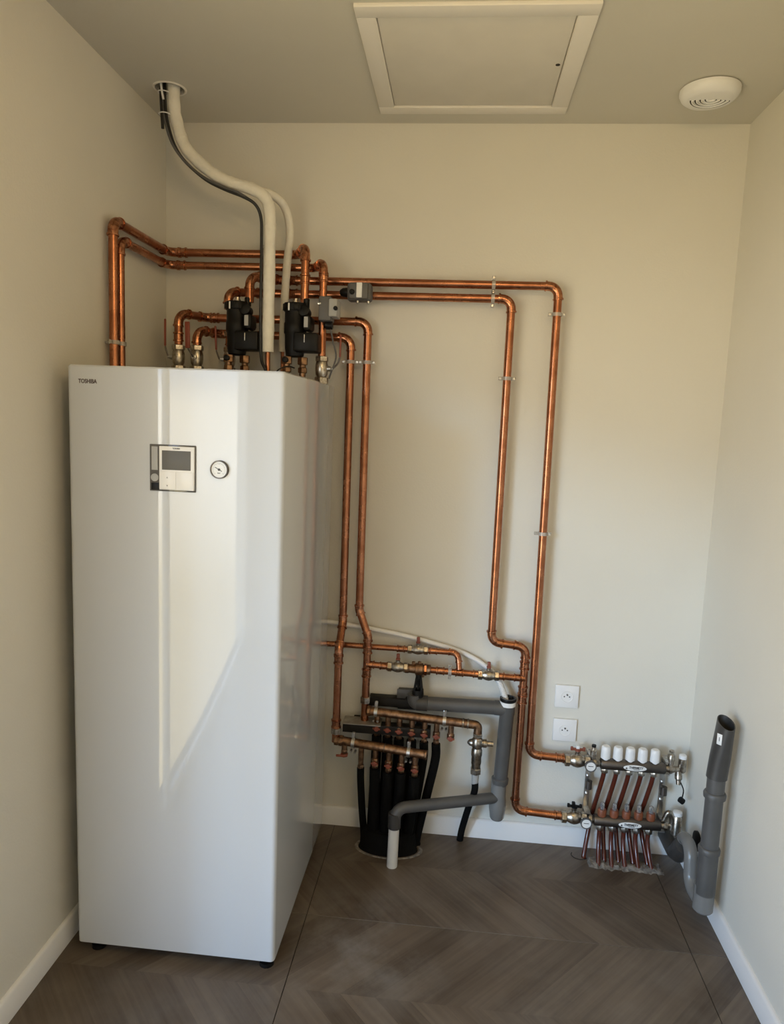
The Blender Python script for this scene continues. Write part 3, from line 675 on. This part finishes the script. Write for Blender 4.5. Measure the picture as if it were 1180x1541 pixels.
rg = MB().lathe([(0, .128), (.0015, .121), (.0018, .116), (0, .114)], (.770, -.128, 0), n=32, su=1, sv=.56, udir=X, cap=False).build('floor_cutout_ring', 'concrete'); tag(rg, 'rough pale ring of mortar round the black hose sleeve', 'mortar ring')
# end of the rear header: elbow, cross valve, strainer, hose
ev = thing('drain_valve', 'nickel cross valve and strainer at the right end of the rear manifold', 'valve', (1.07, -.10, .27))
MB().tube(smooth_path([RB - rd * .01, RB + rd * .016, RB + rd * .016 - Z * .05], .014), .0155, 14).build('elbow', 'brass', ev)
ec = RB + rd * .016 - Z * .068
nut(MB(), ec + Z * .03, Z, .0185, .014).build('union_nut', 'nickel', ev)
MB().lathe([(-.02, .016), (-.012, .021), (.012, .021), (.02, .016)], ec, Z, 16).build('valve_body', 'nickel', ev)
MB().lathe([(0, .013), (.02, .013), (.022, .016), (.034, .016), (.036, .010), (.058, .010), (.058, .008)], ec, X, 14).build('spindle', 'nickel', ev)
MB().lathe([(0, .011), (.016, .011), (.018, .014), (.028, .012), (.036, .004)], ec, -X, 14).build('plug', 'nickel', ev)
MB().lathe([(0, .016), (-.008, .020), (-.03, .020), (-.034, .018), (-.06, .019), (-.064, .017), (-.085, .016)], ec - Z * .018, Z, 16).build('strainer', 'nickel', ev)
nut(MB(), ec - Z * .108, Z, .021, .022).build('hose_nut', 'nickel', ev)
MB().lathe([(0, .0145), (-.04, .0125)], ec - Z * .118, Z, 14).build('hose_ferrule', 'greyl', ev)
hose('single black hose dropping to the floor right of the bundle', [ec - Z * .145, ec - Z * .19, (1.062, -.085, .17), (1.042, -.055, .06), (1.036, -.035, -.002)], .0125)
# mounting channels behind the headers
r1 = thing('mounting_rail', 'dark steel channel behind the rear brass manifold', 'rail', (.86, -.03, .51), 'dark mounting rails')
MB().box((.668, -.045, .515), (1.05, -.004, .548), .001).build('channel', 'rail', r1)
r2 = thing('mounting_rail', 'dark steel channel with pale top plate above the front brass manifold', 'rail', (.73, -.07, .43), 'dark mounting rails')
MB().box((.578, -.100, .428), (.905, -.058, .462), .001).build('channel', 'rail', r2)
MB().box((.578, -.108, .462), (.720, -.040, .466)).build('top_plate', 'raill', r2)
for x in (.62, .86): MB().box((x - .012, -.058, .432), (x + .012, -.003, .456), .001).build('arm', 'rail', r2)

# ================================================================ GREY DRAINAGE
dr = thing('drain_pipe', 'dark grey plastic drain tee assembly on the wall beside the manifolds', 'drain pipe', (1.175, -.062, .12))
yd = -.066
MB().tube(smooth_path([(.838, yd, .582), (.838, yd, .548), (1.150, yd, .552)], .03), .0255, 20).build('upper_branch', 'pvc', dr)
MB().lathe([(0, .0285), (.04, .0285), (.041, .026)], (.848, yd, .5485), X, 20).build('socket_sleeve', 'pvcd', dr)
MB().lathe([(0, .026), (.275, .0265), (.278, .028), (.34, .028), (.34, .024), (.30, .022)], (1.172, yd, .255), V((.012, 0, .34)), 24).build('upright', 'pvc', dr)
MB().lathe([(0, .027), (.05, .027)], (1.135, yd, .552), X, 20).build('tee_branch', 'pvc', dr)
MB().lathe([(0, .0292), (.016, .0292)], (1.1825, yd, .565), Z, 24).build('white_band', 'paper', dr)
MB().lathe([(0, .0298), (.010, .0298), (.010, .020), (.004, .018), (.002, .0)], (1.183, yd, .583), Z, 24).build('seal_ring', 'black', dr)
MB().lathe([(0, .0305), (.012, .0315), (.018, .0315), (.022, .0265)], (1.1715, yd, .262), Z, 24).build('collar', 'pvc', dr)
MB().lathe([(0, .022), (.006, .026), (.045, .0315), (.07, .031), (.09, .028), (.150, .0275)], (1.168, yd, .118), Z, 24).build('trap_cup', 'pvcl', dr)
bx = V((.800, -.235, .222))
MB().tube(smooth_path([(1.168, yd - .005, .205), bx, (.7945, -.235, .150)], .04, 10), .0205, 18).build('lower_branch', 'pvc', dr)
MB().lathe([(0, .0225), (.055, .0225), (.056, .0205)], (.795, -.235, .148), Z, 20).build('bend_socket', 'pvcd', dr)
wp = MB().tube([(.793, -.235, -.003), (.7948, -.235, .16)], .0192, 20).build('floor_pipe', 'pvcw'); tag(wp, 'short white pipe rising from the floor into the grey elbow', 'drain pipe')
gb = thing('junction_box', 'small grey wall box behind the black tundish', 'junction box', (.815, -.02, .535))
MB().box((.775, -.030, .503), (.865, -.002, .580), .003).build('box', 'pvcd', gb)
MB().box((.771, -.034, .545), (.868, -.028, .583), .002).build('lid', 'pvc', gb)
MB().lathe([(0, .009), (.006, .009), (.008, .005)], (.812, -.033, .548), (0, -1, 0), 12).build('knockout', 'dark', gb)
ch = thing('condensate_hose', 'thin white hose sagging along the wall into the grey drain', 'hose', (.80, -.02, .6))
hp_ = [(.35, -.022, .835), (.512, -.020, .821), (.64, -.018, .808), (.77, -.017, .790), (.90, -.017, .765), (1.018, -.018, .733), (1.10, -.024, .690), (1.150, -.045, .640), (1.180, -.062, .570)]
hs_ = spline(hp_, 10)
MB().tube(hs_, .0088, 12).build('smooth_run', 'white', ch)
rb = MB()
for i in range(62, len(hs_) - 1):
    for t in (0, .5):
        p_ = hs_[i].lerp(hs_[i + 1], t); rb.lathe([(-.002, .0088), (-.001, .0112), (.001, .0112), (.002, .0088)], p_, hs_[i + 1] - hs_[i], 12)
rb.build('ribbed_end', 'white', ch)

# right-hand standpipe with trap
sp = thing('standpipe', 'grey waste standpipe with flattened open top by the right wall', 'drain pipe', (1.80, -.44, .05))
SX, SY = 1.798, -.442
MB().lathe([(.09, .0265), (.56, .0268)], (SX, SY, 0), Z, 24).build('upright', 'pvc', sp)
# flattened funnel: circle at the bottom, slot-like oval at the top, slanted rim
fv = []; ff = []; n = 28
prof = [(.535, .0305, .0305, 0), (.545, .0305, .0305, 0), (.60, .0300, .0330, 0), (.66, .0265, .0375, 0), (.712, .0235, .0400, .016), (.712, .0205, .0370, .016), (.66, .0235, .0345, 0), (.60, .027, .030, 0)]
for z, a_, b_, sl in prof:
    for k in range(n):
        t = 2 * math.pi * k / n; fv.append((SX + a_ * math.cos(t) + .012 * (z - .535) / .177, SY + b_ * math.sin(t), z + sl * math.sin(t) * .6))
for i in range(len(prof) - 1): ff += [(i * n + k, i * n + (k + 1) % n, (i + 1) * n + (k + 1) % n, (i + 1) * n + k) for k in range(n)]
ff.append(tuple(range((len(prof) - 1) * n, len(prof) * n)))
MB().add(fv, ff).build('flared_top', 'pvcd', sp)
stk = MB().obox((SX - .0125, SY - .0245, .668), (.016, .0012, .034), (.62, -.78, 0), Z, .0003).build('sticker', 'paper', sp)
text('1', .018, (SX - .0132, SY - .0252, .668), 'ink', stk, rot=(90, 0, -51.5), name='sticker_mark')
for z in (.467, .285): MB().lathe([(0, .0275), (.002, .0325), (.014, .0335), (.020, .0305), (.022, .0275)], (SX, SY, z), Z, 24).build('collar', 'pvc', sp)
MB().lathe([(.15, .030), (.285, .0295)], (SX, SY, 0), Z, 24).build('lower_sleeve', 'pvc', sp)
MB().lathe([(.086, .026), (.092, .031), (.172, .031), (.174, .028)], (SX, SY + .004, 0), Z, 24).build('trap_body', 'pvcl', sp)
tu = smooth_path([(SX, SY + .004, .15), (SX, SY + .004, .098), (SX - .004, -.325, .092), (SX - .004, -.305, .215), (SX - .002, -.225, .205), (SX, -.17, .120)], [.04, .05, .042, .05], 10)
MB().tube(tu, .0215, 18).build('trap_bend', 'pvcl', sp)
MB().lathe([(0, .034), (.005, .0355), (.060, .0345), (.10, .032)], (SX + .002, -.232, .180), V((0, .55, -.62)), 22).build('outlet_socket', 'pvcd', sp)
MB().tube(smooth_path([(SX + .002, -.19, .13), (SX + .002, -.13, .085), (SX + .002, -.014, .085)], .03), .026, 18).build('outlet_pipe', 'pvcd', sp)
ro = MB().lathe([(0, .034), (.008, .034), (.012, .024)], (XR, -.170, .160), -X, 24).build('wall_rosette', 'black'); tag(ro, 'black round rosette on the right wall behind the grey trap', 'rosette')

# ================================================================ HEATING MANIFOLD
YM = -.075; ZU, ZL = .374, .153
hm = thing('heating_manifold', 'five-loop underfloor heating manifold with white caps on the back wall', 'manifold', (1.64, -.02, .12))
for z, nm, a, b in ((ZU, 'upper_bar', 1.528, 1.760), (ZL, 'lower_bar', 1.520, 1.762)):
    br = MB().lathe([(0, .015), (.002, .0195), (.007, .0208), (b - a - .007, .0208), (b - a - .002, .0195), (b - a, .015)], (a, YM, z), X, 24).build(nm, 'bar', hm)
    mx_ = 1.648
    op = MB().lathe([(0, .041), (.0006, .041), (.0008, .040)], (mx_, YM - .0210, z + .001), (0, -1, .02), 36, 1, .27, udir=X).build('oval_label', 'paper', br)
    text('THERMETY', .0115, (mx_ + .003, YM - .0224, z + .0025), 'ink', op, name='label_lettering', shear=.15, bold=.0003, sx=.88)
    text('CHAUFFAGE', .0042, (mx_ + .006, YM - .0222, z - .0048), 'ink', op, name='label_small_print', sx=.9)
    MB().prism([(mx_ - .034, 0, z - .004), (mx_ - .026, 0, z - .004), (mx_ - .030, 0, z + .004)], (0, .0004, 0), (0, YM - .0223, 0)).build('label_mark', 'ink', op)
ox = [1.5455 + .0438 * i for i in range(5)]
ordn = ['leftmost', 'second', 'middle', 'fourth', 'rightmost']
for i, x in enumerate(ox):
    MB().lathe([(0, .012), (.008, .012), (.009, .0172), (.040, .0165), (.050, .0155), (.054, .012)], (x, YM, ZU + .014), Z, 22).build('valve_cap', 'white', hm)
    nut(MB(), V((x, YM, ZU - .024)), Z, .0135, .020).build('outlet_nut', 'nickel', hm)
    nut(MB(), V((x, YM, ZL - .024)), Z, .0145, .024).build('outlet_nut', 'nickel', hm)
    fmx = MB().lathe([(0, .011), (.004, .0155), (.022, .0165), (.030, .014)], (x + .004, YM, ZL + .015), Z, 18).build('flow_meter', 'orange', hm)
    MB().lathe([(0, .0085), (.024, .008), (.027, .004)], (x + .004, YM, ZL + .044), Z, 14).build('sight_glass', 'clear', fmx)
    MB().lathe([(0, .002), (.018, .002)], (x + .004, YM, ZL + .044), Z, 8).build('float_pin', 'ink', fmx)
for x in (1.498, 1.768):
    br = MB().box((x - .010, -.030, ZL - .035), (x + .010, -.026, ZU + .030), .001).build('bracket', 'steel', hm)
    for z in (ZU, ZL): [MB().box((x - .010, YM - .004, z + q), (x + .010, -.026, z + q + .005)).build('bracket_arm', 'steel', br) for q in (.021, -.026)]
    for z in (.30, .23): MB().lathe([(0, .006), (.004, .006), (.006, .003)], (x, -.030, z), (0, -1, 0), 10).build('bracket_screw', 'steel', br)
    MB().lathe([(0, .0125), (.03, .0125)], (x, YM + .02, .262), Z, 12).build('spacer', 'bar', br)
# left end: unions and vents ; right end: air vents, drain cocks
for z in (ZU, ZL):
    MB().lathe([(0, .015), (.004, .019), (.014, .019), (.018, .015), (.028, .0135)], (1.498, YM, z), X, 16).build('union', 'nickel', hm)
    MB().lathe([(0, .011), (.014, .014), (.03, .014), (.034, .012), (.05, .012)], (1.757, YM, z), X, 16).build('end_fitting', 'nickel', hm)
    nut(MB(), V((1.778, YM, z)), X, .018, .012).build('end_nut', 'nickel', hm)
av = MB().lathe([(0, .008), (.012, .008), (.014, .012), (.034, .012), (.036, .008), (.046, .006)], (1.502, YM, ZU + .014), Z, 14).build('bleed_valve', 'nickel', hm)
MB().lathe([(0, .008), (.008, .008)], (1.502, YM, ZU + .060), Z, 12).build('bleed_cap', 'black', av)
av = MB().lathe([(0, .009), (.02, .009), (.022, .013), (.04, .013), (.045, .009)], (1.778, YM, ZU + .012), Z, 14).build('bleed_valve', 'nickel', hm)
MB().lathe([(0, .009), (.008, .009)], (1.778, YM, ZU + .062), Z, 12).build('bleed_cap', 'nickel', av)
for z, h_, r_ in ((ZU, .062, .014), (ZL, .095, .0175)):
    xx = 1.818
    v_ = MB().lathe([(0, .010), (.006, r_), (h_ * .8, r_), (h_ * .85, r_ * .8)], (xx, YM, z - .010 if z == ZU else z - .035), Z, 18).build('air_vent', 'nickel', hm)
    MB().lathe([(0, r_ * .95), (.012, r_ * .95), (.015, r_ * .6)], (xx, YM, (z - .010 if z == ZU else z - .035) + h_ * .85), Z, 18).build('vent_cap', 'white', v_)
    MB().tube([(1.79, YM, z), (xx, YM, z)], .010, 12).build('link', 'nickel', v_)
dc = MB().lathe([(0, .010), (.012, .013), (.026, .013), (.030, .009), (.046, .008)], (1.806, YM - .004, ZU - .006), V((0, -.25, -1)), 14).build('drain_cock', 'nickel', hm)
MB().tube(spline([(1.812, YM - .020, ZU - .040), (1.822, YM - .026, ZU - .065), (1.820, YM - .026, ZU - .095)], 5), .0022, 8).build('cap_strap', 'black', dc)
MB().lathe([(0, .011), (.016, .011)], (1.812, YM - .026, ZU - .100), V((.8, 0, -.6)), 14).build('hanging_cap', 'black', dc)
dc2 = MB().tube(spline([(1.772, YM, ZL + .022), (1.785, YM - .004, ZL + .055), (1.800, YM - .004, ZL + .030), (1.800, YM - .004, ZL - .01)], 6), .010, 12).build('bypass_elbow', 'nickel', hm)
GH = 'valves at the heating manifold'
v1 = inline_valve('nickel ball valve with red butterfly handle on the upper manifold bar', (1.447, -.068, ZU), X, .0150, 'tee', Z, 'redb', group=GH, L=.090)
v2 = inline_valve('nickel ball valve with black butterfly handle on the lower manifold bar', (1.450, -.070, ZL), X, .0150, 'tee', Z, 'black', group=GH, L=.090)
for v_, z in ((v1, ZU), (v2, ZL)):
    MB().box((1.440, -.075, z + .046), (1.452, -.061, z + .058), .002).build('handle_badge', 'paper' if z == ZU else 'black', v_)
    tm = MB().lathe([(0, .009), (.010, .009), (.011, .0205), (.020, .0205), (.020, .0168), (.018, .0165), (.018, 0)], (1.490, YM - .012, z - .002), (0, -1, 0), 26).build('thermometer', 'grey', v_)
    MB().lathe([(0, .0166), (.0005, .0166)], (1.490, YM - .0302, z - .002), (0, -1, 0), 26).build('dial', 'paper', tm)
    MB().obox((1.490, YM - .0312, z - .001), (.018, .0006, .0022), X, Z).build('dial_needle', 'ink', tm)
GT = 'brown heating tubes under the manifold'
def tube_(label, pts): return tag(MB().tube(spline(pts, 7), .0086, 12).build('heating_tube', 'tube'), label, 'tube', GT)
for i, x in enumerate(ox):
    bxx = x - .022
    e_ = (1.497, -.072) if i == 0 else (ox[i] - .030 + .008 * i, -.088)
    tube_('brown tube dropping from the %s outlet of the upper manifold bar' % ordn[i], [(x, YM, ZU - .030), (x - .004, YM + .007, ZU - .07), (x - .013, -.052, ZU - .14), (bxx, -.032, ZL), (bxx * .5 + e_[0] * .5, -.046, ZL - .075), (e_[0], e_[1], .012), (e_[0], e_[1] - .004, -.003)])
    e_ = (x + .004 * (i - 1), -.122)
    tube_('brown tube dropping from the %s outlet of the lower manifold bar' % ordn[i], [(x, YM, ZL - .030), (x, YM - .002, ZL - .07), (x * .5 + e_[0] * .5, -.096, .035), (e_[0], e_[1], -.003)])
# broken-out strip of floor round the tubes
mo = MB(); bm_p = []
xs = [1.505 + .0095 * k for k in range(29)]
top = []; bot = []
for k, x in enumerate(xs): top.append((x, -.062 - random.random() * .012)); bot.append((x, -.132 - random.random() * .016))
vv = []; ff = []
for k in range(len(xs)):
    for j in range(6):
        t = j / 5; y = top[k][1] * (1 - t) + bot[k][1] * t
        z = .0005 if (j in (0, 5) or k in (0, len(xs) - 1)) else .002 + random.random() * .010
        vv.append((xs[k] + random.uniform(-.003, .003), y, z))
for k in range(len(xs) - 1):
    for j in range(5): ff.append((k * 6 + j, k * 6 + j + 1, (k + 1) * 6 + j + 1, (k + 1) * 6 + j))
mo.add(vv, ff); o = mo.build('mortar_patch', 'concrete'); tag(o, 'rough pale mortar patch in the floor round the brown tubes', 'mortar')
nr = MB().tube([(1.482 + .030 * math.cos(R(a)), -.066 + .026 * math.sin(R(a)), .0008) for a in range(150, 331, 10)], .0016, 6).build('floor_cut_line', 'dark'); tag(nr, 'dark curved cut in the tile left of the mortar patch', 'cut')
